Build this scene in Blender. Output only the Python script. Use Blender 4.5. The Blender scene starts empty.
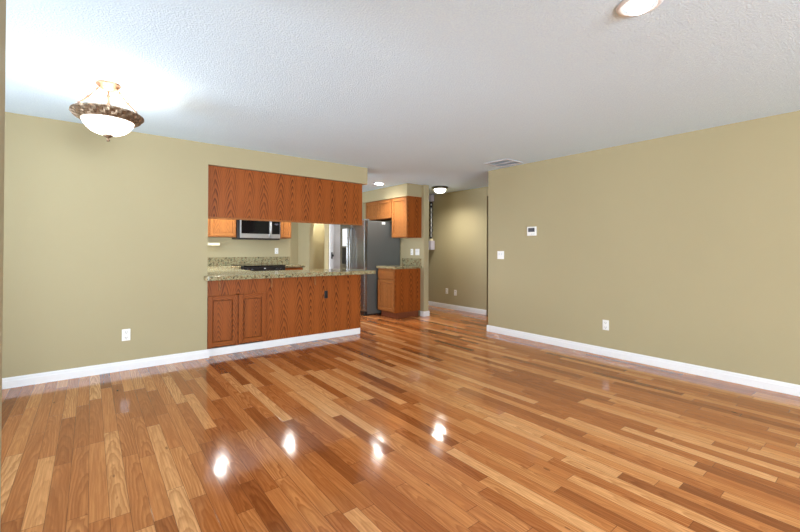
import bpy, bmesh, math, random
from mathutils import Vector, Matrix
random.seed(7)
SC = bpy.context.scene
COL = SC.collection
R = math.radians

# ------------------------------------------------------------------ camera
F_PX, YAW, PITCH, ROLL, CY, CAM_H = 394.52, 0.664629, 0.0071863, 0.0037421, 246.61, 1.23764
cam_d = bpy.data.cameras.new('camera')
cam_d.sensor_fit = 'HORIZONTAL'
cam_d.sensor_width = 36.0
cam_d.lens = 36.0 * F_PX / 800.0
cam_d.shift_y = -(266.0 - CY) / 800.0
cam_d.clip_start = 0.02
cam_o = bpy.data.objects.new('camera', cam_d)
COL.objects.link(cam_o)
fwd = Vector((math.sin(YAW) * math.cos(PITCH), math.cos(YAW) * math.cos(PITCH), math.sin(PITCH)))
rgt = Vector((math.cos(YAW), -math.sin(YAW), 0))
upv = rgt.cross(fwd)
r2 = rgt * math.cos(ROLL) + upv * math.sin(ROLL)
u2 = -rgt * math.sin(ROLL) + upv * math.cos(ROLL)
M = Matrix((r2, u2, -fwd)).transposed().to_4x4()
M.translation = Vector((0, 0, CAM_H))
cam_o.matrix_world = M
SC.camera = cam_o

# ------------------------------------------------------------------ world, daylight, exposure
SC.view_settings.view_transform = 'Standard'
SC.view_settings.look = 'None'
SC.view_settings.gamma = 1.0
SC.view_settings.use_curve_mapping = False
SC.view_settings.exposure = 0.72
w = bpy.data.worlds.new('sky')
SC.world = w
w.use_nodes = True
w.node_tree.nodes['Background'].inputs['Color'].default_value = (0.75, 0.86, 1.0, 1)
w.node_tree.nodes['Background'].inputs['Strength'].default_value = 1.0


def area(name, loc, rot, sx, sy, power, color=(1, 1, 1)):
    l = bpy.data.lights.new(name, 'AREA')
    l.shape = 'RECTANGLE'
    l.size, l.size_y = sx, sy
    l.energy = power
    l.color = color
    o = bpy.data.objects.new(name, l)
    o.location = loc
    o.rotation_euler = rot
    COL.objects.link(o)
    return o


DAY = (0.84, 0.92, 1.0)
H = 2.44
# daylight standing in the rear windows and an unseen alcove glass door added for light
area('daylight_rear_window', (0.95, -4.30, 1.30), (R(109), 0, 0), 2.4, 1.8, 345, DAY)
gd = area('added_alcove_daylight', (-2.80, 3.05, 1.05), (R(112), 0, R(-90)), 1.8, 2.0, 50, DAY)
gd.data.spread = R(110)

# fill light in an unseen kitchen window and nook door, added to brighten both
area('added_kitchen_daylight', (0.88, 6.45, 1.55), (R(90), 0, R(-90)), 1.2, 1.0, 45, DAY)
area('added_nook_daylight', (0.85, 8.65, 1.05), (R(90), 0, R(-90)), 1.0, 1.9, 45, DAY)


def point(name, loc, power, color=(1, 0.93, 0.82), radius=0.05, spot=None):
    l = bpy.data.lights.new(name, 'SPOT' if spot else 'POINT')
    l.energy = power
    l.color = color
    l.shadow_soft_size = radius
    if spot:
        l.spot_size = R(spot)
        l.spot_blend = 0.9
    o = bpy.data.objects.new(name, l)
    o.location = loc
    COL.objects.link(o)
    return o


# ------------------------------------------------------------------ node helpers
class X:
    """a node socket with arithmetic"""
    def __init__(s, nt, v):
        s.nt, s.v = nt, v

    def op(s, kind, *a):
        n = s.nt.nodes.new('ShaderNodeMath')
        n.operation = kind
        for i, q in enumerate((s,) + a):
            q = q.v if isinstance(q, X) else q
            if isinstance(q, (int, float)):
                n.inputs[i].default_value = q
            else:
                s.nt.links.new(q, n.inputs[i])
        return X(s.nt, n.outputs[0])

    def __add__(s, o): return s.op('ADD', o)
    def __radd__(s, o): return s.op('ADD', o)
    def __sub__(s, o): return s.op('SUBTRACT', o)
    def __rsub__(s, o): return (s * -1.0) + o
    def __mul__(s, o): return s.op('MULTIPLY', o)
    def __rmul__(s, o): return s.op('MULTIPLY', o)
    def __truediv__(s, o): return s.op('DIVIDE', o)
    def floor(s): return s.op('FLOOR')
    def frac(s): return s.op('FRACT')
    def abs(s): return s.op('ABSOLUTE')
    def sqrt(s): return s.op('SQRT')
    def pow(s, e): return s.op('POWER', e)
    def lt(s, e): return s.op('LESS_THAN', e)
    def gt(s, e): return s.op('GREATER_THAN', e)
    def max(s, e): return s.op('MAXIMUM', e)
    def min(s, e): return s.op('MINIMUM', e)

    def ramp01(s, a, b):
        n = s.nt.nodes.new('ShaderNodeMapRange')
        n.clamp = True
        s.nt.links.new(s.v, n.inputs[0])
        n.inputs[1].default_value = a
        n.inputs[2].default_value = b
        return X(s.nt, n.outputs[0])


class NT:
    def __init__(s, name):
        s.m = bpy.data.materials.new(name)
        s.m.use_nodes = True
        s.t = s.m.node_tree
        s.b = s.t.nodes['Principled BSDF']

    def pos(s, kind='Object'):
        tc = s.t.nodes.new('ShaderNodeTexCoord')
        sp = s.t.nodes.new('ShaderNodeSeparateXYZ')
        s.t.links.new(tc.outputs[kind], sp.inputs[0])
        return [X(s.t, sp.outputs[i]) for i in range(3)]

    def vec(s, *a):
        n = s.t.nodes.new('ShaderNodeCombineXYZ')
        for i, q in enumerate(a):
            if isinstance(q, X):
                s.t.links.new(q.v, n.inputs[i])
            else:
                n.inputs[i].default_value = q
        return n.outputs[0]

    def noise(s, v, scale=1.0, detail=2.0, rough=0.5, out='Fac'):
        n = s.t.nodes.new('ShaderNodeTexNoise')
        s.t.links.new(v, n.inputs['Vector'])
        n.inputs['Scale'].default_value = scale
        n.inputs['Detail'].default_value = detail
        n.inputs['Roughness'].default_value = rough
        return X(s.t, n.outputs[out])

    def vor(s, v, scale=1.0, out='Distance', rand=1.0):
        n = s.t.nodes.new('ShaderNodeTexVoronoi')
        s.t.links.new(v, n.inputs['Vector'])
        n.inputs['Scale'].default_value = scale
        n.inputs['Randomness'].default_value = rand
        return X(s.t, n.outputs[out])

    def rnd(s, *a):
        n = s.t.nodes.new('ShaderNodeTexWhiteNoise')
        n.noise_dimensions = '3D'
        s.t.links.new(s.vec(*a), n.inputs['Vector'])
        return X(s.t, n.outputs['Value'])

    def ramp(s, f, stops):
        n = s.t.nodes.new('ShaderNodeValToRGB')
        e = n.color_ramp.elements
        while len(e) < len(stops):
            e.new(0.5)
        for i, (p_, c) in enumerate(stops):
            e[i].position = p_
            e[i].color = (*c, 1)
        s.t.links.new(f.v, n.inputs[0])
        return X(s.t, n.outputs['Color'])

    def mix(s, f, a, b, mode='MIX'):
        n = s.t.nodes.new('ShaderNodeMix')
        n.data_type = 'RGBA'
        n.blend_type = mode
        for sock, q in ((n.inputs[0], f), (n.inputs[6], a), (n.inputs[7], b)):
            if isinstance(q, X):
                s.t.links.new(q.v, sock)
            elif isinstance(q, tuple):
                sock.default_value = (*q, 1)
            else:
                sock.default_value = q
        return X(s.t, n.outputs[2])

    def bump(s, h, strength, dist):
        n = s.t.nodes.new('ShaderNodeBump')
        n.inputs['Strength'].default_value = strength
        n.inputs['Distance'].default_value = dist
        s.t.links.new(h.v, n.inputs['Height'])
        s.t.links.new(n.outputs[0], s.b.inputs['Normal'])

    def set(s, **k):
        for a, q in k.items():
            i = s.b.inputs[a.replace('_', ' ')]
            if isinstance(q, X):
                s.t.links.new(q.v, i)
            elif isinstance(q, tuple):
                i.default_value = (*q, 1)
            else:
                i.default_value = q
        return s.m


def lin(r, g, b):
    f = lambda c: (c / 255 / 12.92) if c / 255 <= 0.04045 else ((c / 255 + 0.055) / 1.055) ** 2.4
    return (f(r), f(g), f(b))


def m_plain(name, c, rough=0.5, metal=0.0, var=0.04, scale=30, bump=0.0, spec=0.5):
    n = NT(name)
    x, y, z = n.pos()
    f = n.noise(n.vec(x, y, z), scale, 3)
    col = n.mix(f, tuple(q * (1 - var) for q in c), tuple(min(1, q * (1 + var)) for q in c))
    if bump:
        n.bump(n.noise(n.vec(x, y, z), scale * 4, 2), bump, 0.002)
    return n.set(Base_Color=col, Roughness=rough, Metallic=metal, Specular_IOR_Level=spec)


def m_paint(name, c, bump=0.12):
    n = NT(name)
    x, y, z = n.pos()
    v = n.vec(x, y, z)
    f = n.noise(v, 1.3, 2)
    col = n.mix(f, tuple(q * 0.97 for q in c), tuple(min(1, q * 1.03) for q in c))
    n.bump(n.noise(v, 90, 2), bump, 0.003)
    return n.set(Base_Color=col, Roughness=0.75, Specular_IOR_Level=0.25)


def m_ceiling():
    n = NT('ceiling_texture')
    x, y, z = n.pos()
    v = n.vec(x, y, z)
    a = n.noise(v, 95, 3, 0.6)
    b = n.noise(v, 48, 2, 0.5)
    h = a.ramp01(0.42, 0.62) * 0.7 + b * 0.6
    n.bump(h, 0.5, 0.004)
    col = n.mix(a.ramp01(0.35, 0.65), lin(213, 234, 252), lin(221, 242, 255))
    return n.set(Base_Color=col, Roughness=0.9, Specular_IOR_Level=0.1)


def m_oak(name, light, mid, dark, vertical=True, w=0.2, sp=0.013, rough=0.45, seed=0.0, contrast=1.0):
    """oak with nested cathedral figure along the grain"""
    n = NT(name)
    x, y, z = n.pos()
    u, v = (x + y, z) if vertical else (z, x + y)
    us = u / w + (seed + 0.37)
    wob = n.noise(n.vec(u * 2.0, v * 0.7, seed), 1.0, 2)
    us = us + wob * 0.5
    s = us.floor()
    t = (us - s - 0.5) * w
    k = n.rnd(s, seed, 3.0)
    k2 = n.rnd(s, seed, 8.0)
    dist = n.noise(n.vec(u * 7, v * 2.2, seed), 1.0, 2, 0.5)
    t2 = t + (k2 - 0.5) * w * 0.25
    q = v + (t2 * t2 + 0.00004).sqrt() * (k * 1.2 + 2.1) + t2 * t2 * 14.0 + dist * 0.22 + k * 0.7
    ring = (q / sp).frac()
    ring = (ring.ramp01(0.35, 0.85) - ring.ramp01(0.88, 1.0)) * (t2.abs().ramp01(0.085, 0.03) * 0.8 + 0.2)
    fib = n.noise(n.vec(u * 110, v * 3.5, seed), 1.0, 3, 0.65)
    streak = n.noise(n.vec(u * 30, v * 1.2, seed + 9), 1.0, 2, 0.6)
    tone = n.noise(n.vec(u * 4, v * 0.5, seed + 5), 1.0, 2)
    base = n.mix(fib.ramp01(0.3, 0.7), mid, light)
    base = n.mix(tone.ramp01(0.35, 0.7) * 0.4, base, mid)
    col = n.mix((ring * streak.ramp01(0.25, 0.6) * (0.95 * contrast)).min(1.0), base, dark)
    col = n.mix(fib.ramp01(0.55, 0.75) * 0.35 * contrast, col, dark)
    n.bump(fib, 0.08, 0.001)
    return n.set(Base_Color=col, Roughness=rough, Specular_IOR_Level=0.2)


def m_floor():
    n = NT('oak_strip_floor')
    x, y, z = n.pos()
    W = 0.078
    xr = x / W + 100.0
    row = xr.floor()
    fx = xr - row
    k = n.rnd(row, 1.0, 2.0)
    L = k * 0.55 + 0.62
    yy = (y + 20.0 + n.rnd(row, 5.0, 1.0) * 3.0) / L
    idx = yy.floor()
    fy = yy - idx
    p1 = n.rnd(row, idx, 11.0)
    p2 = n.rnd(row, idx, 23.0)
    p3 = n.rnd(row, idx, 37.0)
    base = n.ramp(p1, [(0.0, lin(146, 82, 40)), (0.14, lin(172, 102, 52)), (0.42, lin(193, 121, 66)),
                       (0.68, lin(206, 136, 79)), (0.86, lin(219, 154, 96)), (1.0, lin(232, 175, 119))])
    # grain: fine fibres, then the ring figure of each board
    gu = x * 1.0 + p2 * 9.0
    fib = n.noise(n.vec(gu * 120, y * 3.0, p3 * 17.0), 1.0, 3, 0.6)
    broad = n.noise(n.vec(gu * 26, y * 1.6, p3 * 31.0), 1.0, 2)
    dist = n.noise(n.vec(gu * 16, y * 4.5, p2 * 13.0), 1.0, 3, 0.55)
    t = (fx - 0.5) * W + (p3 - 0.5) * 0.09
    d = (fy * L) * 0.05 + 0.012 + dist * 0.03
    ring = ((t * t + d * d).sqrt() / 0.0105).frac()
    ring = ring.ramp01(0.2, 0.85) - ring.ramp01(0.85, 1.0)
    col = n.mix(fib.ramp01(0.38, 0.68) * 0.62, base, n.mix(1.0, base, (0.52, 0.40, 0.30), 'MULTIPLY'))
    col = n.mix(ring * (p2 * 0.6 + 0.2), col, n.mix(1.0, base, (0.50, 0.37, 0.27), 'MULTIPLY'))
    col = n.mix(broad.ramp01(0.45, 0.75) * 0.35, col, n.mix(1.0, base, (0.72, 0.60, 0.50), 'MULTIPLY'))
    kn = n.vor(n.vec(x * 7.0, y * 2.2, 0.0), 1.0)
    col = n.mix(kn.lt(0.05) * 0.55, col, lin(70, 38, 20))
    edge = (fx - 0.5).abs().gt(0.5 - 0.0011 / W)
    ey = ((fy - 0.5).abs() * -1.0 + 0.5) * L
    gap = edge.max(ey.lt(0.0013))
    col = n.mix(gap * 0.75, col, lin(82, 44, 22))
    wav = n.noise(n.vec(x * 5, y * 3, 0.0), 1.0, 2)
    tilt = n.noise(n.vec(gu * 40, y * 2.5, 2.0), 1.0, 2)
    n.bump(wav * 0.5 + tilt * 0.2 + n.noise(n.vec(x * 24, y * 7, 0.0), 1.0, 2) * 0.25 + (fx - 0.5) * (p1 - 0.5) * 2.6 - gap * 0.3, 0.2, 0.004)
    return n.set(Base_Color=col, Roughness=fib * 0.05 + 0.07, Specular_IOR_Level=0.4)


def m_granite():
    n = NT('speckled_granite')
    x, y, z = n.pos()
    v = n.vec(x, y, z)
    a = n.noise(v, 24, 4, 0.75)
    b = n.vor(v, 34, 'Color')
    c = n.noise(v, 42, 3, 0.65)
    col = n.ramp(a, [(0.30, lin(84, 66, 46)), (0.42, lin(140, 122, 88)), (0.52, lin(166, 156, 120)),
                     (0.62, lin(136, 140, 108)), (0.75, lin(182, 170, 138))])
    col = n.mix(c.ramp01(0.56, 0.63) * 0.8, col, lin(58, 50, 38))
    col = n.mix(c.ramp01(0.44, 0.36) * 0.8, col, lin(122, 84, 58))
    col = n.mix(b.ramp01(0.78, 0.86) * 0.6, col, lin(54, 62, 48))
    return n.set(Base_Color=col, Roughness=0.13, Specular_IOR_Level=0.6)


def m_steel():
    n = NT('brushed_steel')
    x, y, z = n.pos()
    f = n.noise(n.vec(x * 3, y * 3, z * 260), 1.0, 2)
    col = n.mix(f, lin(142, 143, 144), lin(168, 170, 171))
    return n.set(Base_Color=col, Roughness=0.27, Metallic=0.95)


def m_emit(name, c, strength):
    n = NT(name)
    x, y, z = n.pos()
    f = n.noise(n.vec(x, y, z), 9, 2)
    n.set(Base_Color=(0.9, 0.9, 0.88), Roughness=0.35)
    n.b.inputs['Emission Color'].default_value = (*c, 1)
    n.t.links.new((f * 0.1 + 0.95).op('MULTIPLY', strength).v, n.b.inputs['Emission Strength'])
    return n.m


def m_glass():
    m = bpy.data.materials.new('window_glass')
    m.use_nodes = True
    t = m.node_tree
    t.nodes.remove(t.nodes['Principled BSDF'])
    a = t.nodes.new('ShaderNodeBsdfTransparent')
    b = t.nodes.new('ShaderNodeBsdfGlossy')
    b.inputs['Roughness'].default_value = 0.02
    x = t.nodes.new('ShaderNodeMixShader')
    x.inputs[0].default_value = 0.06
    t.links.new(a.outputs[0], x.inputs[1])
    t.links.new(b.outputs[0], x.inputs[2])
    t.links.new(x.outputs[0], t.nodes['Material Output'].inputs[0])
    return m


def m_bronze(name, a, b):
    n = NT(name)
    x, y, z = n.pos()
    f = n.noise(n.vec(x, y, z), 60, 3, 0.6)
    col = n.mix(f.ramp01(0.35, 0.65), a, b)
    return n.set(Base_Color=col, Roughness=0.42, Metallic=0.55)


WALL = m_paint('tan_wall_paint', lin(172, 161, 128))
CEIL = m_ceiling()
FLOOR = m_floor()
WHITE = m_plain('white_trim_paint', lin(232, 233, 236), 0.4, var=0.02)
PLASTIC = m_plain('white_plastic', lin(238, 238, 236), 0.35, var=0.01)
SLOT = m_plain('dark_slot', lin(50, 48, 50), 0.5)
BLACK = m_plain('black_plastic', lin(18, 18, 20), 0.35)
BGLASS = m_plain('black_glass', lin(10, 11, 12), 0.1, var=0.02, spec=0.25)
STEEL = m_steel()
DGREY = m_plain('charcoal_enamel', lin(82, 84, 82), 0.5, var=0.05, scale=60, bump=0.1)
BRIGHT_STEEL = m_plain('bright_steel', lin(178, 180, 181), 0.3, metal=0.85)
GRAN = m_granite()
OAK_V = m_oak('oak_door_vertical', lin(162, 108, 58), lin(146, 88, 42), lin(92, 48, 20), True, 0.15, 0.085, seed=1.0, contrast=0.85)
OAK_H = m_oak('oak_rail_horizontal', lin(162, 108, 58), lin(146, 88, 42), lin(92, 48, 20), False, 0.13, 0.07, seed=2.0, contrast=0.6)
VEN = m_oak('red_oak_veneer', lin(168, 94, 38), lin(138, 69, 23), lin(64, 25, 6), True, 0.19, 0.10, seed=3.0)
VEN_D = m_oak('red_oak_door_vertical', lin(168, 94, 38), lin(138, 69, 23), lin(64, 25, 6), True, 0.15, 0.07, seed=4.0)
VEN_H = m_oak('red_oak_rail_horizontal', lin(168, 94, 38), lin(138, 69, 23), lin(64, 25, 6), False, 0.13, 0.07, seed=5.0, contrast=0.8)
KICK = m_plain('toe_kick_wood', lin(120, 62, 32), 0.5, var=0.12)
GLASS = m_glass()
VENTM = m_plain('grey_painted_metal', lin(196, 198, 204), 0.5)
SCREEN = m_plain('dark_lcd', lin(58, 58, 66), 0.25)
BRONZE = m_bronze('aged_bronze', lin(92, 74, 58), lin(150, 128, 104))
COPPER = m_bronze('copper', lin(130, 94, 70), lin(166, 128, 102))
DARKBRONZE = m_bronze('dark_bronze', lin(48, 44, 32), lin(66, 60, 44))
BOWL = m_emit('lit_alabaster_glass', (1.0, 0.95, 0.86), 2.6)
LENS = m_emit('lit_lamp_lens', (1.0, 0.97, 0.92), 4.0)
DOME = m_emit('lit_frosted_dome', (1.0, 0.96, 0.84), 3.0)
LENSK = m_emit('lit_kitchen_lens', (1.0, 0.95, 0.86), 60.0)
IRON = m_plain('black_iron', lin(26, 24, 24), 0.5)
PALE = m_plain('pale_grey_plastic', lin(214, 218, 222), 0.35, var=0.02)
LILAC = m_plain('pale_lilac_grey', lin(186, 180, 192), 0.55, var=0.03)
CREAM = m_paint('cream_paint', lin(226, 216, 182))


# ------------------------------------------------------------------ mesh helpers
def B():
    return bmesh.new()


def box(bm, x0, x1, y0, y1, z0, z1, bev=0.0, seg=2):
    r = bmesh.ops.create_cube(bm, size=1.0)
    vs = r['verts']
    for v in vs:
        v.co = Vector(((x0 + x1) / 2 + v.co.x * (x1 - x0), (y0 + y1) / 2 + v.co.y * (y1 - y0), (z0 + z1) / 2 + v.co.z * (z1 - z0)))
    if bev:
        es = {e for v in vs for e in v.link_edges}
        bmesh.ops.bevel(bm, geom=list(es), offset=bev, segments=seg, profile=0.5, affect='EDGES')
    return bm


def prism(bm, pts, z0, z1, bev=0.0):
    """extrude a polygon (x, y) from z0 to z1"""
    lo = [bm.verts.new((a, b, z0)) for a, b in pts]
    f = bm.faces.new(lo)
    bm.normal_update()
    r = bmesh.ops.extrude_face_region(bm, geom=[f])
    top = [v for v in r['geom'] if isinstance(v, bmesh.types.BMVert)]
    for v in top:
        v.co.z = z1
    bmesh.ops.recalc_face_normals(bm, faces=bm.faces[:])
    if bev:
        es = [e for e in bm.edges if all(abs(v.co.z - z1) < 1e-6 for v in e.verts) or all(abs(v.co.z - z0) < 1e-6 for v in e.verts)]
        bmesh.ops.bevel(bm, geom=es, offset=bev, segments=3, profile=0.5, affect='EDGES')
    return bm


def lathe(bm, prof, cx, cy, seg=48, wave=None):
    """revolve (r, z) points about the vertical at (cx, cy)"""
    rings = []
    for i, (r, z) in enumerate(prof):
        if r < 1e-6:
            rings.append([bm.verts.new((cx, cy, z))])
        else:
            ring = []
            for k in range(seg):
                a = 2 * math.pi * k / seg
                rr, zz = r, z
                if wave:
                    rr, zz = wave(i, k, r, z)
                ring.append(bm.verts.new((cx + rr * math.cos(a), cy + rr * math.sin(a), zz)))
            rings.append(ring)
    for a, b in zip(rings, rings[1:]):
        for k in range(seg):
            k2 = (k + 1) % seg
            if len(a) == 1 and len(b) == 1:
                continue
            if len(a) == 1:
                bm.faces.new((a[0], b[k2], b[k]))
            elif len(b) == 1:
                bm.faces.new((a[k], a[k2], b[0]))
            else:
                bm.faces.new((a[k], a[k2], b[k2], b[k]))
    bmesh.ops.recalc_face_normals(bm, faces=bm.faces[:])
    return bm


def tube(bm, pts, rad, seg=10):
    """round tube along points; rad is a number or one per point"""
    pts = [Vector(p) for p in pts]
    rads = rad if isinstance(rad, (list, tuple)) else [rad] * len(pts)
    rings = []
    prev = None
    for i, p in enumerate(pts):
        d = (pts[min(i + 1, len(pts) - 1)] - pts[max(i - 1, 0)]).normalized()
        if prev is None:
            a = d.orthogonal().normalized()
        else:
            a = (prev - d * prev.dot(d)).normalized()
        prev = a
        b = d.cross(a)
        rings.append([bm.verts.new(p + (a * math.cos(2 * math.pi * k / seg) + b * math.sin(2 * math.pi * k / seg)) * rads[i]) for k in range(seg)])
    for a, b in zip(rings, rings[1:]):
        for k in range(seg):
            bm.faces.new((a[k], a[(k + 1) % seg], b[(k + 1) % seg], b[k]))
    bm.faces.new(rings[0][::-1])
    bm.faces.new(rings[-1])
    bmesh.ops.recalc_face_normals(bm, faces=bm.faces[:])
    return bm


ORG = {}


def obj(name, bm, mat, parent=None, smooth=False, label=None, origin=None):
    """bmesh in world coordinates -> one linked mesh object"""
    o_ = Vector(origin) if origin else (ORG[parent.name] if parent else Vector((0, 0, 0)))
    bmesh.ops.translate(bm, verts=bm.verts[:], vec=-o_)
    me = bpy.data.meshes.new(name)
    bm.to_mesh(me)
    bm.free()
    me.materials.append(mat)
    if smooth:
        me.polygons.foreach_set('use_smooth', [True] * len(me.polygons))
    o = bpy.data.objects.new(name, me)
    COL.objects.link(o)
    if parent:
        o.parent = parent
    elif origin:
        o.location = o_
    ORG[o.name] = o_
    if label:
        o['label'] = label
    return o


def thing(name, label, cat, loc, group=None):
    o = bpy.data.objects.new(name, None)
    o.empty_display_size = 0.1
    o.location = loc
    COL.objects.link(o)
    o['label'] = label
    o['category'] = cat
    if group:
        o['group'] = group
    ORG[o.name] = Vector(loc)
    return o


def tag(o, label, cat, group=None):
    o['label'] = label
    o['category'] = cat
    if group:
        o['group'] = group
    return o


def struct(name, bm, mat, parent=None, smooth=False):
    o = obj(name, bm, mat, parent, smooth)
    if not parent:
        o['kind'] = 'structure'
    return o


# ------------------------------------------------------------------ room shell
YB, XR, XL = 4.884, 4.765, -2.70     # back wall face, right wall face, alcove's left wall face
struct('floor', box(B(), XL - 0.15, 7.2, -4.4, 9.8, -0.12, 0.0), FLOOR)
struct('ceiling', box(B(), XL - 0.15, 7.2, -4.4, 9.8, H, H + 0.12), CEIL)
b = box(B(), XL, 1.047, YB, YB + 0.12, 0, H)
box(b, 1.047, 3.212, YB, YB + 0.40, 2.200, H)
struct('wall_back', b, WALL)
struct('wall_right', box(B(), XR, XR + 0.12, -4.4, 3.903, 0, H), WALL)
# wall beside the camera; past its end the room widens to the alcove
b = box(B(), -0.37, -0.25, -4.2, 2.018, 0, H)
box(b, XL, -0.37, 1.90, 2.018, 0, H)
struct('wall_left', b, WALL)
# alcove end wall round the added glass door
b = box(B(), XL - 0.12, XL, 1.90, 2.10, 0, H)
box(b, XL - 0.12, XL, 4.00, YB + 0.12, 0, H)
box(b, XL - 0.12, XL, 2.10, 4.00, 2.08, H)
struct('wall_alcove', b, WALL)
# rear wall round its window
b = B()
for x0, x1 in ((-0.37, -0.25), (2.15, 4.765)):
    box(b, x0, x1, -4.32, -4.20, 0, H)
box(b, -0.25, 2.15, -4.32, -4.20, 0, 0.4)
box(b, -0.25, 2.15, -4.32, -4.20, 2.2, H)
struct('wall_rear', b, WALL)
# kitchen
b = box(B(), 0.93, 1.05, 5.004, 5.80, 0, H)
box(b, 0.93, 1.05, 7.10, 7.99, 0, H)
box(b, 0.93, 1.05, 5.80, 7.10, 0, 1.0)
box(b, 0.93, 1.05, 5.80, 7.10, 2.1, H)
struct('wall_kitchen_left', b, WALL)
struct('wall_kitchen_back', box(B(), 1.05, 3.26, 7.87, 7.99, 0, H), WALL)
struct('wall_kitchen_right', box(B(), 4.85, 4.970, 5.47, 9.35, 0, H, 0.006), WALL)
struct('trim_1', box(B(), 4.50, 4.85, 5.54, 7.05, 2.212, H), WALL)      # soffit above the cabinets
struct('wall_far', box(B(), 0.9, 7.2, 9.35, 9.47, 0, H), WALL)
b = box(B(), 0.93, 1.05, 7.99, 8.12, 0, H)
box(b, 0.93, 1.05, 9.20, 9.35, 0, H)
box(b, 0.93, 1.05, 8.12, 9.20, 2.08, H)
struct('wall_nook_left', b, WALL)
# wall with the arched opening
AX0, AX1, AY0, AY1, ASP = 4.085, 4.18, 7.93, 8.70, 1.62
b = B()
yc, ar = (AY0 + AY1) / 2, (AY1 - AY0) / 2
N = 20
loop = [(9.35, 0), (9.35, H), (7.76, H), (7.76, 0), (AY0, 0), (AY0, ASP)]
arc = [(yc - ar * math.cos(math.pi * i / N), ASP + ar * math.sin(math.pi * i / N)) for i in range(N + 1)]
poly = [(9.35, 0), (9.35, H), (7.76, H), (7.76, 0), (AY0, 0)] + arc + [(AY1, 0)]
fv = [b.verts.new((AX0, y, z)) for y, z in poly]
ff = b.faces.new(fv)
ex = bmesh.ops.extrude_face_region(b, geom=[ff])
for v in ex['geom']:
    if isinstance(v, bmesh.types.BMVert):
        v.co.x = AX1
bmesh.ops.triangulate(b, faces=[f for f in b.faces if len(f.verts) > 4])
bmesh.ops.recalc_face_normals(b, faces=b.faces[:])
struct('wall_arch', b, WALL)
# wall holding the white door beside the refrigerator
b = box(B(), 4.18, 4.85, 7.76, 7.86, 2.06, H)
struct('wall_pantry', b, WALL)
# hallway
b = box(B(), 5.92, 6.04, 4.88, 9.35, 0, H, 0.008)
box(b, 5.92, 6.04, 2.5, 4.88, 2.26, H)
struct('wall_hall', b, WALL)
b = box(B(), 4.885, 7.2, 2.38, 2.5, 0, H)
struct('wall_hall_near', b, WALL)
struct('wall_hall_far', box(B(), 7.05, 7.2, 2.5, 9.35, 0, H), WALL)


def base_prof(t=0.014, h=0.094):
    return [(0, 0), (t, 0), (t, h * 0.66), (t * 0.8, h * 0.72), (t * 0.75, h * 0.88), (t * 0.35, h), (0, h)]


def baseboard(name, p0, p1, nrm, h=0.094, t=0.014):
    """moulded board along p0-p1 (x, y), standing out along nrm"""
    b = B()
    a = [[b.verts.new((p[0] + nrm[0] * d, p[1] + nrm[1] * d, z)) for d, z in base_prof(t, h)] for p in (p0, p1)]
    n_ = len(a[0])
    for i in range(n_):
        j = (i + 1) % n_
        b.faces.new((a[0][i], a[0][j], a[1][j], a[1][i]))
    b.faces.new(a[0])
    b.faces.new(a[1][::-1])
    bmesh.ops.recalc_face_normals(b, faces=b.faces[:])
    return struct(name, b, WHITE)


baseboard('baseboard_back', (XL, YB), (1.068, YB), (0, -1))
baseboard('baseboard_right', (XR, -4.2), (XR, 3.918), (-1, 0))
baseboard('baseboard_hall', (5.92, 4.88), (5.92, 9.35), (-1, 0))
baseboard('baseboard_left', (-0.25, -4.2), (-0.25, 2.03), (1, 0))
b = box(B(), 4.836, 4.984, 5.456, 5.47, 0, 0.094, 0.003)
box(b, 4.970, 4.984, 5.47, 9.35, 0, 0.094)
box(b, 4.836, 4.85, 5.47, 5.555, 0, 0.094)
struct('baseboard_column', b, WHITE)


def window(n_, x0, x1, z0, z1, y):
    w_ = struct('window_%d' % n_, box(box(box(box(B(), x0, x1, y, y + 0.08, z0, z0 + 0.05), x0, x1, y, y + 0.08, z1 - 0.05, z1), x0, x0 + 0.05, y, y + 0.08, z0, z1), x1 - 0.05, x1, y, y + 0.08, z0, z1), WHITE)
    xm = (x0 + x1) / 2
    obj('mullion', box(B(), xm - 0.025, xm + 0.025, y + 0.01, y + 0.07, z0 + 0.05, z1 - 0.05), WHITE, w_)
    obj('pane', box(B(), x0 + 0.05, x1 - 0.05, y + 0.035, y + 0.041, z0 + 0.05, z1 - 0.05), GLASS, w_)


window(1, -0.25, 2.15, 0.4, 2.2, -4.30)
b = B()
for a in ((2.10, 2.16, 0, 2.08), (3.94, 4.00, 0, 2.08), (2.16, 3.94, 0, 0.06), (2.16, 3.94, 2.02, 2.08), (3.02, 3.08, 0.06, 2.02)):
    box(b, XL - 0.1, XL - 0.02, a[0], a[1], a[2], a[3])
d2 = struct('added_door_2', b, WHITE)  # unseen glass door, added to bring light in from the left
obj('pane', box(B(), XL - 0.063, XL - 0.057, 2.16, 3.94, 0.06, 2.02), GLASS, d2)

for nm, y0, y1, z0, z1 in (('window_2', 5.80, 7.10, 1.0, 2.1), ('added_door_3', 8.12, 9.20, 0.0, 2.08)):  # unseen window and glass door, added to light kitchen and nook
    b = B()
    for a in ((y0, y0 + 0.05, z0, z1), (y1 - 0.05, y1, z0, z1), (y0 + 0.05, y1 - 0.05, z0, z0 + 0.05), (y0 + 0.05, y1 - 0.05, z1 - 0.05, z1)):
        box(b, 0.95, 1.03, a[0], a[1], a[2], a[3])
    d3 = struct(nm, b, WHITE)
    obj('pane', box(B(), 0.987, 0.993, y0 + 0.05, y1 - 0.05, z0 + 0.05, z1 - 0.05), GLASS, d3)

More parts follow.
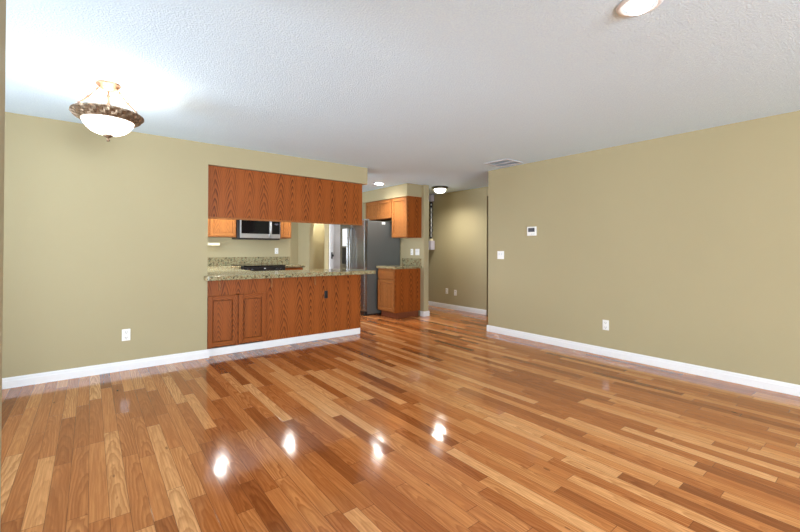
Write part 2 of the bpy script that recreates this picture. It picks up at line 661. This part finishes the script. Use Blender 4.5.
# white panel door beside the refrigerator
dx0, dx1, dy = 4.105, 4.845, 7.735
b = box(B(), dx0, dx1, dy, dy + 0.02, 0.008, 2.04)
for s0, s1 in ((dx0, dx0 + 0.1), ((dx0 + dx1) / 2 - 0.045, (dx0 + dx1) / 2 + 0.045), (dx1 - 0.1, dx1)):
    box(b, s0, s1, dy - 0.014, dy + 0.001, 0.008, 2.04, 0.003)
for z0, z1 in ((0.008, 0.22), (0.86, 1.0), (1.60, 1.70), (1.93, 2.04)):
    box(b, dx0 + 0.1, dx1 - 0.1, dy - 0.014, dy + 0.001, z0, z1, 0.003)
d1 = struct('door_1', b, WHITE)
b = tube(B(), [(dx0 + 0.05, dy - 0.013, 1.10), (dx0 + 0.05, dy - 0.035, 1.10), (dx0 + 0.05, dy - 0.042, 1.10), (dx0 + 0.05, dy - 0.056, 1.10), (dx0 + 0.05, dy - 0.066, 1.10)], [0.010, 0.010, 0.024, 0.027, 0.015], 16)
box(b, dx0 + 0.032, dx0 + 0.068, dy - 0.018, dy - 0.0135, 1.03, 1.17, 0.002)
obj('door_handle', b, IRON, d1)

# ------------------------------------------------------------------ cabinets
def panel_door(parent, axis, a0, a1, z0, z1, face, out, mv, mh, name='door', th=0.022, fr=0.055):
    """shaker door; axis 'x' lies along x facing -y, 'y' lies along y facing -x. face = plane it is mounted on"""
    def bx(bm, u0, u1, w0, w1, d0, d1, bev=0.0):
        if axis == 'x':
            return box(bm, u0, u1, face - d1, face - d0, w0, w1, bev, 1)
        return box(bm, face - d1, face - d0, u0, u1, w0, w1, bev, 1)
    d = obj(name, bx(B(), a0 + fr + 0.008, a1 - fr - 0.008, z0 + fr + 0.008, z1 - fr - 0.008, 0.0, th * 0.45), mv, parent)
    for u0, u1 in ((a0, a0 + fr), (a1 - fr, a1)):
        obj('stile', bx(B(), u0, u1, z0, z1, 0.0, th, 0.003), mv, d)
    for w0, w1 in ((z0, z0 + fr), (z1 - fr, z1)):
        obj('rail', bx(B(), a0 + fr, a1 - fr, w0, w1, 0.0, th, 0.003), mh, d)
    return d


# hanging cabinet over the pass-through
t = thing('hanging_cabinet', 'long red oak cabinet back hanging under the soffit above the pass-through counter', 'cabinet', (2.10, 4.93, 1.585))
obj('body', box(B(), 1.05, 3.140, 4.945, 5.25, 1.61, 2.198), VEN, t)
obj('back_panel', box(B(), 1.049, 3.148, 4.927, 4.945, 1.607, 2.198), VEN, t)
obj('bottom_trim', box(B(), 1.049, 3.148, 4.921, 4.95, 1.587, 1.607, 0.003), OAK_H, t, label='lower edge strip in paler oak to look lit')  # paler oak puts the lit look of the lower edge into the colour

# peninsula
t = thing('peninsula_cabinet', 'red oak peninsula cabinet with two doors under the long granite counter', 'cabinet', (2.1, 5.2, 0))
obj('body', box(B(), 1.05, 3.125, 4.95, 5.48, 0.09, 0.878), VEN, t)
obj('back_panel', box(B(), 1.745, 3.130, 4.930, 4.95, 0.084, 0.878, 0.0015, 1), VEN, t)
b = box(B(), 1.049, 1.095, 4.932, 4.95, 0.084, 0.878)
box(b, 1.372, 1.412, 4.932, 4.95, 0.084, 0.70)
box(b, 1.706, 1.745, 4.932, 4.95, 0.084, 0.878)
box(b, 1.095, 1.706, 4.932, 4.95, 0.68, 0.878)
obj('face_frame', b, VEN, t)
panel_door(t, 'x', 1.056, 1.385, 0.100, 0.690, 4.932, -1, VEN_D, VEN_H)
panel_door(t, 'x', 1.402, 1.728, 0.100, 0.690, 4.932, -1, VEN_D, VEN_H)
for px in (1.185, 1.80, 2.40):
    obj('cleat', box(B(), px - 0.012, px + 0.012, 4.918, 4.93 + (0.002 if px < 1.7 else 0), 0.752, 0.877, 0.002), OAK_V, t)
obj('skirting', box(B(), 1.072, 3.118, 4.918, 4.95, 0, 0.084, 0.002), WHITE, t, label='white painted skirting')
obj('end_panel', box(B(), 3.125, 3.135, 4.95, 5.48, 0.0, 0.878), VEN, t)


def rounded(pts, idx, rad, n_=5):
    out = []
    for i, p in enumerate(pts):
        if i not in idx:
            out.append(p)
            continue
        a, c = Vector(pts[i - 1]), Vector(pts[(i + 1) % len(pts)])
        p = Vector(p)
        d0, d1_ = (a - p).normalized(), (c - p).normalized()
        ctr = p + (d0 + d1_) * rad
        for k in range(n_ + 1):
            q = k / n_ * math.pi / 2
            out.append(tuple(ctr - d1_ * rad * math.cos(q) - d0 * rad * math.sin(q)))
    return out


t = thing('countertop', 'speckled granite U-shaped counter running from the peninsula to the left of the range', 'countertop', (2.1, 5.1, 0.885))
pts = [(1.008, 4.757), (3.292, 4.757), (3.292, 5.52), (1.78, 5.52), (1.78, 7.2), (2.083, 7.2), (2.083, 7.868), (1.052, 7.868), (1.052, 4.882), (1.008, 4.882)]
obj('slab', prism(B(), rounded(pts, (0, 1, 2), 0.03), 0.879, 0.93, 0.006), GRAN, t)
obj('backsplash', box(B(), 1.18, 2.083, 7.846, 7.868, 0.931, 1.08, 0.003), GRAN, t)
t = thing('countertop', 'short speckled granite counter to the right of the range', 'countertop', (3.08, 7.5, 0.885))
obj('slab', prism(B(), [(2.862, 7.2), (3.30, 7.2), (3.30, 7.868), (2.862, 7.868)], 0.885, 0.93, 0.006), GRAN, t)
obj('backsplash', box(B(), 2.862, 3.255, 7.846, 7.868, 0.931, 1.08, 0.003), GRAN, t)
obj_bs = thing('backsplash', 'granite backsplash strip on the wall behind the range', 'backsplash', (2.47, 7.857, 0.931))
obj('strip', box(B(), 2.085, 2.860, 7.852, 7.868, 0.931, 1.08, 0.003), GRAN, obj_bs)

t = thing('base_cabinet', 'oak corner base cabinet under the counter left of the range', 'cabinet', (1.5, 6.6, 0), 'oak base cabinets')
obj('body', prism(B(), [(1.155, 5.52), (1.755, 5.52), (1.755, 7.24), (2.078, 7.24), (2.078, 7.865), (1.155, 7.865)], 0.0, 0.878), OAK_V, t)
t = thing('base_cabinet', 'narrow oak base cabinet under the short counter right of the range', 'cabinet', (3.07, 7.55, 0), 'oak base cabinets')
obj('body', box(B(), 2.866, 3.262, 7.24, 7.865, 0.1, 0.878), VEN, t)
obj('toe_kick', box(B(), 2.866, 3.255, 7.30, 7.86, 0, 0.1), KICK, t)
panel_door(t, 'x', 2.885, 3.245, 0.13, 0.68, 7.24, -1, VEN_D, VEN_H)
dr = obj('drawer', box(B(), 2.885, 3.245, 7.22, 7.24, 0.71, 0.86, 0.003), VEN_H, t)

# range
t = thing('range', 'black slide-in range with a smooth cooktop between the kitchen counters', 'stove', (2.47, 7.47, 0))
obj('body', box(B(), 2.095, 2.851, 7.14, 7.845, 0.02, 0.925), BLACK, t)
obj('cooktop', box(B(), 2.088, 2.857, 7.09, 7.846, 0.926, 0.942, 0.004), BGLASS, t)
cp = obj('control_panel', box(B(), 2.095, 2.851, 7.095, 7.14, 0.80, 0.925, 0.006), BLACK, t)
obj('display', box(B(), 2.455, 2.485, 7.092, 7.097, 0.880, 0.895), PALE, cp)
for kx in (2.17, 2.25, 2.69, 2.77):
    obj('knob', tube(B(), [(kx, 7.095, 0.865), (kx, 7.065, 0.865)], [0.021, 0.018], 16), BLACK, cp, True)
od = obj('oven_door', box(B(), 2.10, 2.846, 7.11, 7.14, 0.16, 0.79, 0.006), BGLASS, t)
obj('handle', tube(B(), [(2.16, 7.11, 0.74), (2.16, 7.06, 0.74), (2.786, 7.06, 0.74), (2.786, 7.11, 0.74)], 0.011), STEEL, od, True)

# upper cabinets on the back wall
t = thing('upper_cabinet', 'oak upper cabinet left of the microwave', 'cabinet', (1.64, 7.7, 1.45), 'oak upper cabinets')
obj('body', box(B(), 1.055, 2.098, 7.55, 7.868, 1.45, 2.20), OAK_V, t)
panel_door(t, 'x', 1.652, 2.085, 1.470, 2.18, 7.55, -1, OAK_V, OAK_H)
panel_door(t, 'x', 1.18, 1.628, 1.470, 2.18, 7.55, -1, OAK_V, OAK_H)
t = thing('upper_cabinet', 'narrow oak upper cabinet right of the microwave', 'cabinet', (3.03, 7.7, 1.45), 'oak upper cabinets')
obj('body', box(B(), 2.912, 3.150, 7.55, 7.868, 1.45, 2.20), OAK_V, t)
panel_door(t, 'x', 2.925, 3.138, 1.470, 2.18, 7.55, -1, OAK_V, OAK_H, fr=0.05)

# microwave
t = thing('microwave', 'stainless over-the-range microwave with a black glass door', 'microwave', (2.525, 7.7, 1.415))
obj('body', box(B(), 2.105, 2.905, 7.52, 7.866, 1.415, 1.80, 0.004), BLACK, t)
d = obj('door', box(B(), 2.150, 2.722, 7.485, 7.52, 1.440, 1.795, 0.005), BRIGHT_STEEL, t)
obj('window', box(B(), 2.170, 2.685, 7.481, 7.487, 1.522, 1.782, 0.003), BGLASS, d)
obj('handle', tube(B(), [(2.700, 7.485, 1.47), (2.700, 7.445, 1.50), (2.700, 7.435, 1.62), (2.700, 7.445, 1.73), (2.700, 7.485, 1.76)], 0.012), BRIGHT_STEEL, d, True)
c = obj('control_panel', box(B(), 2.724, 2.903, 7.487, 7.52, 1.440, 1.795, 0.005), BRIGHT_STEEL, t)
obj('keypad', box(B(), 2.736, 2.892, 7.483, 7.489, 1.522, 1.782, 0.002), BGLASS, c)
obj('display', box(B(), 2.79, 2.86, 7.481, 7.484, 1.70, 1.73), SCREEN, c)

# wall ledge
t = obj('wall_ledge', box(B(), 1.055, 1.832, 7.60, 7.868, 1.297, 1.345, 0.004), CREAM)
tag(t, 'small cream ledge on the kitchen wall below the upper cabinet', 'shelf')

# cabinets by the refrigerator
t = thing('upper_cabinet', 'tall single-door oak upper cabinet with a red end panel right of the refrigerator', 'cabinet', (4.68, 5.78, 1.455), 'oak upper cabinets')
obj('body', box(B(), 4.525, 4.848, 5.55, 6.015, 1.458, 2.210), OAK_V, t)
obj('end_panel', box(B(), 4.522, 4.848, 5.540, 5.552, 1.455, 2.210), VEN, t, label='red oak end panel')
panel_door(t, 'y', 5.556, 6.008, 1.466, 2.196, 4.525, -1, OAK_V, OAK_H)
t = thing('upper_cabinet', 'short two-door oak cabinet above the refrigerator', 'cabinet', (4.68, 6.45, 1.83), 'oak upper cabinets')
obj('body', box(B(), 4.525, 4.848, 6.018, 6.93, 1.832, 2.210), VEN, t)
panel_door(t, 'y', 6.03, 6.462, 1.842, 2.196, 4.525, -1, OAK_V, OAK_H)
panel_door(t, 'y', 6.480, 6.918, 1.842, 2.196, 4.525, -1, OAK_V, OAK_H)
t = thing('base_cabinet', 'small oak base cabinet with one drawer and one door right of the refrigerator', 'cabinet', (4.55, 5.82, 0), 'oak base cabinets')
obj('body', box(B(), 4.255, 4.848, 5.575, 6.085, 0.105, 0.886), OAK_V, t)
obj('end_panel', box(B(), 4.252, 4.846, 5.562, 5.577, 0.105, 0.886), VEN, t, label='red oak end panel')
obj('toe_kick', box(B(), 4.325, 4.833, 5.60, 6.08, 0, 0.105), KICK, t)
panel_door(t, 'y', 5.582, 6.075, 0.120, 0.680, 4.255, -1, OAK_V, OAK_H)
obj('drawer', box(B(), 4.235, 4.255, 5.582, 6.075, 0.705, 0.845, 0.004, 1), OAK_H, t)
t = thing('countertop', 'small granite counter with backsplash on the cabinet right of the refrigerator', 'countertop', (4.55, 5.82, 0.887))
obj('slab', prism(B(), [(4.215, 5.53), (4.848, 5.53), (4.848, 6.10), (4.215, 6.10)], 0.887, 0.930, 0.006), GRAN, t)
obj('backsplash', box(B(), 4.828, 4.848, 5.54, 6.10, 0.931, 1.068, 0.003), GRAN, t)

# refrigerator
t = thing('refrigerator', 'stainless side-by-side refrigerator with charcoal side panel', 'refrigerator', (4.4, 6.6, 0))
obj('body', box(B(), 4.055, 4.82, 6.15, 7.05, 0.03, 1.775, 0.006), DGREY, t, label='charcoal grey body')
d = obj('door', box(B(), 3.978, 4.05, 6.150, 6.606, 0.085, 1.79, 0.012, 3), STEEL, t)
obj('handle', tube(B(), [(3.978, 6.570, 0.55), (3.935, 6.566, 0.60), (3.915, 6.562, 0.85), (3.905, 6.56, 1.1), (3.915, 6.562, 1.40), (3.935, 6.566, 1.60), (3.978, 6.570, 1.65)], 0.011), STEEL, d, True)
d = obj('door', box(B(), 3.978, 4.05, 6.612, 7.05, 0.085, 1.79, 0.012, 3), STEEL, t)
obj('handle', tube(B(), [(3.978, 6.650, 0.55), (3.935, 6.654, 0.60), (3.915, 6.658, 0.85), (3.905, 6.66, 1.1), (3.915, 6.658, 1.40), (3.935, 6.654, 1.60), (3.978, 6.650, 1.65)], 0.011), STEEL, d, True)
q = obj('dispenser', box(B(), 3.972, 3.98, 6.745, 6.985, 0.92, 1.66, 0.003), STEEL, d)
obj('recess', box(B(), 3.969, 3.974, 6.78, 6.955, 0.95, 1.27, 0.002), BLACK, q)
obj('control_panel', box(B(), 3.969, 3.974, 6.76, 6.94, 1.30, 1.645, 0.002), PALE, q)  # dispenser panel, its pale colour standing in for the white door's reflection
obj('base_grille', box(B(), 4.0, 4.80, 6.165, 7.04, 0.0, 0.078, 0.004), BLACK, t)
for y in (6.20, 7.0):
    obj('hinge_cap', box(B(), 3.99, 4.10, y - 0.035, y + 0.035, 1.776, 1.803, 0.006), DGREY, t)
obj('sticker', box(B(), 4.375, 4.455, 6.1485, 6.151, 1.715, 1.760), PLASTIC, t, label='small white sticker')

# ------------------------------------------------------------------ lights of the room
# semi-flush bowl lamp
LX, LY = 0.093, 3.585
t = thing('ceiling_lamp', 'bronze semi-flush ceiling lamp with a lit white glass bowl on three arms', 'ceiling lamp', (LX, LY, 2.44))
obj('canopy', lathe(B(), [(0, 2.439), (0.074, 2.439), (0.078, 2.432), (0.074, 2.424), (0.066, 2.420), (0.058, 2.408), (0.036, 2.392), (0.014, 2.384), (0, 2.383)], LX, LY), COPPER, t, True)
obj('stem', lathe(B(), [(0, 2.39), (0.008, 2.385), (0.008, 2.36), (0.014, 2.352), (0.008, 2.344), (0.008, 2.30), (0.015, 2.29), (0.008, 2.28), (0.008, 2.215), (0.0, 2.21)], LX, LY, 16), COPPER, t, True)
# axis of the view to the lamp, so that two arms show left and right
va = math.atan2(LY, LX)
for k in range(3):
    a = va + k * 2 * math.pi / 3
    ca, sa = math.cos(a), math.sin(a)
    pts_, rr = [], []
    for i in range(25):
        f = i / 24
        r_ = 0.058 + f * (0.208 - 0.058)
        z_ = 2.405 + f * (2.222 - 2.405) - 0.012 * math.sin(math.pi * f)
        pts_.append((LX + ca * r_, LY + sa * r_, z_))
        rr.append(0.0052 + (0.0055 if i in (3, 12, 21) else 0.0))
    obj('arm', tube(B(), pts_, rr, 10), COPPER, t, True)


def rope(i, k, r, z):
    return (r + (0.006 * (1 if (k + 2 * i) % 6 < 3 else -1) if 3 <= i <= 5 else 0), z)


obj('trim_ring', lathe(B(), [(0.175, 2.222), (0.209, 2.228), (0.219, 2.220), (0.216, 2.208), (0.203, 2.190), (0.188, 2.176), (0.172, 2.163), (0.160, 2.163), (0.160, 2.20), (0.175, 2.222)], LX, LY, 112, rope), BRONZE, t, False)
obj('bowl', lathe(B(), [(0.160, 2.190), (0.158, 2.166), (0.152, 2.145), (0.132, 2.115), (0.104, 2.090), (0.07, 2.074), (0.035, 2.066), (0.0, 2.064)], LX, LY), BOWL, t, True, label='lit white glass bowl')
obj('finial', lathe(B(), [(0, 2.068), (0.030, 2.067), (0.031, 2.060), (0.018, 2.050), (0.007, 2.044), (0.006, 2.038), (0.012, 2.032), (0.012, 2.024), (0.006, 2.018), (0, 2.016)], LX, LY, 20), BRONZE, t, True)
point('bowl_lamp_bulb', (LX, LY, 2.16), 8, (1, 0.96, 0.90), 0.08)


def recessed(x, y, label, lens, group='recessed lights in the ceiling', r=0.1, lr=0.74, drop=0.0):
    t = thing('recessed_light', label, 'ceiling light', (x, y, H), group)
    obj('trim_ring', lathe(B(), [(r * 0.74, H - 0.001), (r, H - 0.001), (r * 1.0, H - 0.004), (r * 0.93, H - 0.009), (r * 0.78, H - 0.010), (r * 0.74, H - 0.006)], x, y, 40), WHITE, t, True)
    obj('lens', lathe(B(), [(0, H - 0.017 - drop), (r * lr * 0.7, H - 0.016 - drop), (r * lr * 0.97, H - 0.010 - drop), (r * lr * 0.99, H - 0.002)], x, y, 40), lens, t, True)


recessed(2.10, 0.792, 'large recessed ceiling light nearest the camera, at the top of the photo', LENS, lr=0.50, drop=0.016)
recessed(4.132, 5.90, 'small lit recessed ceiling light beside the kitchen soffit', LENSK)
recessed(1.80, 7.10, 'recessed kitchen light on the ceiling above the left counter, reflected leftmost in the floor', LENSK)
recessed(3.02, 7.15, 'recessed kitchen light on the ceiling in front of the microwave', LENSK)
recessed(4.45, 9.12, 'added recessed light on the ceiling just beyond the kitchen archway', LENSK)  # unseen fixture, added to brighten the wall behind the arch
for x, y, p_ in ((4.132, 5.90, 48), (1.80, 7.10, 40), (3.02, 7.15, 48), (2.10, 0.792, 28)):
    point('downlight', (x, y, H - 0.05), p_, (1, 0.97, 0.92), 0.055, 150)

point('downlight', (4.45, 9.12, H - 0.12), 22, (1, 0.97, 0.92), 0.06)  # added lamp for the bright spot high on the wall past the arch

# hall flush light
HX, HY = 5.27, 5.487
t = thing('flush_light', 'dark bronze flush ceiling light with a lit dome in the hallway', 'ceiling light', (HX, HY, H))
obj('pan', lathe(B(), [(0, H - 0.001), (0.152, H - 0.001), (0.155, H - 0.012), (0.145, H - 0.032), (0.115, H - 0.042), (0.11, H - 0.02), (0, H - 0.02)], HX, HY), DARKBRONZE, t, True)
obj('dome', lathe(B(), [(0.116, H - 0.036), (0.114, H - 0.06), (0.098, H - 0.09), (0.066, H - 0.112), (0.03, H - 0.12), (0, H - 0.122)], HX, HY), DOME, t, True, label='lit frosted dome')
point('hall_bulb', (HX, HY, H - 0.16), 46, (1, 0.96, 0.86), 0.08, 165)

# ------------------------------------------------------------------ small wall and ceiling fittings
vx0, vx1, vy0, vy1 = 4.30, 4.66, 3.215, 3.60
t = thing('ceiling_vent', 'grey louvred air vent on the ceiling near the right wall corner', 'vent', (4.48, 3.41, H))
b = box(B(), vx0, vx1, vy0, vy0 + 0.03, H - 0.012, H - 0.001, 0.003)
box(b, vx0, vx1, vy1 - 0.03, vy1, H - 0.012, H - 0.001, 0.003)
box(b, vx0, vx0 + 0.03, vy0 + 0.03, vy1 - 0.03, H - 0.012, H - 0.001, 0.003)
box(b, vx1 - 0.03, vx1, vy0 + 0.03, vy1 - 0.03, H - 0.012, H - 0.001, 0.003)
box(b, (vx0 + vx1) / 2 - 0.008, (vx0 + vx1) / 2 + 0.008, vy0 + 0.03, vy1 - 0.03, H - 0.012, H - 0.001)
obj('frame', b, VENTM, t)
b = B()
for i in range(14):
    y = vy0 + 0.042 + i * (vy1 - vy0 - 0.084) / 13
    c0 = len(b.verts)
    box(b, vx0 + 0.03, vx1 - 0.03, y - 0.009, y + 0.009, H - 0.006, H - 0.0045)
    b.verts.ensure_lookup_table()
    bmesh.ops.rotate(b, verts=b.verts[c0:], cent=(0, y, H - 0.0055), matrix=Matrix.Rotation(R(22), 3, 'X'))
obj('louvres', b, VENTM, t)


def plate(name, label, cat, c, nrm, w_=0.072, h=0.118, kind='outlet', group=None, mat=PLASTIC, dark=SLOT):
    """cover plate on a wall; c = centre on the wall face, nrm = outward direction '-x' or '-y'"""
    t = thing(name, label, cat, c, group or {'wall_outlet': 'wall outlets', 'light_switch': 'light switches'}[name])
    cx, cy, cz = c

    def bx(bm, u0, u1, v0, v1, d0, d1, bev=0.0):
        if nrm == '-x':
            return box(bm, cx - d1, cx - d0, cy + u0, cy + u1, cz + v0, cz + v1, bev)
        return box(bm, cx + u0, cx + u1, cy - d1, cy - d0, cz + v0, cz + v1, bev)
    obj('cover_plate', bx(B(), -w_ / 2, w_ / 2, -h / 2, h / 2, 0.0005, 0.006, 0.0025), mat, t)
    if kind == 'outlet':
        for s in (-1, 1):
            r_ = obj('receptacle', bx(B(), -0.017, 0.017, s * 0.028 - 0.019, s * 0.028 + 0.019, 0.006, 0.009, 0.001), mat, t)
            for u0, u1, v0, v1 in ((-0.0095, -0.006, -0.004, 0.010), (0.006, 0.0095, -0.004, 0.010), (-0.003, 0.003, -0.014, -0.008)):
                obj('slot', bx(B(), u0, u1, s * 0.028 + v0, s * 0.028 + v1, 0.009, 0.0095), dark, r_)
    elif kind == 'black':
        for s in (-1, 1):
            obj('receptacle', bx(B(), -0.017, 0.017, s * 0.024 - 0.018, s * 0.024 + 0.018, 0.006, 0.010, 0.002), mat, t)
    elif kind == 'switch':
        n_ = max(1, round(w_ / 0.07))
        for i in range(n_):
            u = (i - (n_ - 1) / 2) * 0.046
            r_ = obj('rocker', bx(B(), u - 0.015, u + 0.015, -0.032, 0.032, 0.006, 0.0085, 0.001), mat, t)
            obj('toggle', bx(B(), u - 0.010, u + 0.010, 0.0, 0.028, 0.0085, 0.0115, 0.001), PALE, r_)
    return t


plate('wall_outlet', 'white duplex outlet low on the back wall left of the peninsula', 'outlet', (0.289, YB, 0.358), '-y')
plate('wall_outlet', 'white duplex outlet low on the right wall', 'outlet', (XR, 2.158, 0.360), '-x')
plate('wall_outlet', 'left one of two white outlets low on the hallway wall', 'outlet', (5.92, 5.942, 0.365), '-x')
plate('wall_outlet', 'right one of two white outlets low on the hallway wall, nearer the corner', 'outlet', (5.92, 5.696, 0.350), '-x')
plate('wall_outlet', 'white outlet on the kitchen wall above the granite backsplash', 'outlet', (2.974, 7.87, 1.197), '-y')
plate('wall_outlet', 'black outlet on the wooden peninsula panel under the counter', 'outlet', (2.565, 4.93, 0.611), '-y', 0.05, 0.105, 'black', mat=BLACK)
plate('light_switch', 'white light switch on the right wall below the thermostat', 'light switch', (XR, 3.667, 1.160), '-x', 0.118, 0.118, 'switch')
plate('wall_outlet', 'white outlet on the wall beside the refrigerator, left of the switch', 'outlet', (4.85, 5.815, 1.19), '-x')
plate('light_switch', 'white switch plate on the wall right of the refrigerator above the granite backsplash', 'light switch', (4.85, 5.655, 1.19), '-x', 0.118, 0.118, 'switch')

# thermostat
t = thing('thermostat', 'white thermostat with a dark screen on the right wall', 'thermostat', (XR, 3.138, 1.43))
obj('body', box(B(), XR - 0.026, XR - 0.0005, 3.068, 3.208, 1.432, 1.556, 0.006), PLASTIC, t)
obj('screen', box(B(), XR - 0.0275, XR - 0.0255, 3.088, 3.188, 1.484, 1.538, 0.001), SCREEN, t)
for y in (3.10, 3.13):
    obj('button', box(B(), XR - 0.0285, XR - 0.0255, y - 0.011, y + 0.011, 1.448, 1.462, 0.001), PALE, t)

# narrow hanging by the hallway wall
gx, gy = 5.82, 6.33
t = thing('wall_hanging', 'narrow hanging of twisted black links between pale blocks in the hallway', 'hanging ornament', (gx, gy, 1.24))
obj('top_block', box(B(), gx - 0.045, gx + 0.045, gy - 0.045, gy + 0.045, 2.285, 2.425, 0.006), LILAC, t)
obj('hook', tube(B(), [(gx, gy, 2.439), (gx, gy, 2.42)], 0.006), IRON, t)
for ph in (0, math.pi):
    pts_ = []
    for i in range(90):
        f = i / 89
        a = ph + f * 2 * math.pi * 3.5
        pts_.append((gx + 0.030 * math.sin(a) * 0.79, gy - 0.030 * math.sin(a) * 0.6, 2.27 + f * (1.49 - 2.27)))
    obj('twisted_strand', tube(B(), pts_, 0.009, 8), IRON, t, True)
obj('inner_rod', tube(B(), [(gx, gy, 2.29), (gx, gy, 1.45)], 0.010, 8), PALE, t, True, label='white inner rod')
for z in (2.255, 2.17, 1.49):
    obj('collar', lathe(B(), [(0, z + 0.02), (0.03, z + 0.018), (0.034, z), (0.03, z - 0.018), (0, z - 0.02)], gx, gy, 16), IRON, t, True)
obj('neck', box(B(), gx - 0.03, gx + 0.03, gy - 0.03, gy + 0.03, 1.43, 1.475, 0.004), CREAM, t, label='cream neck')
obj('bottom_block', box(B(), gx - 0.055, gx + 0.055, gy - 0.055, gy + 0.055, 1.235, 1.43, 0.006), LILAC, t)
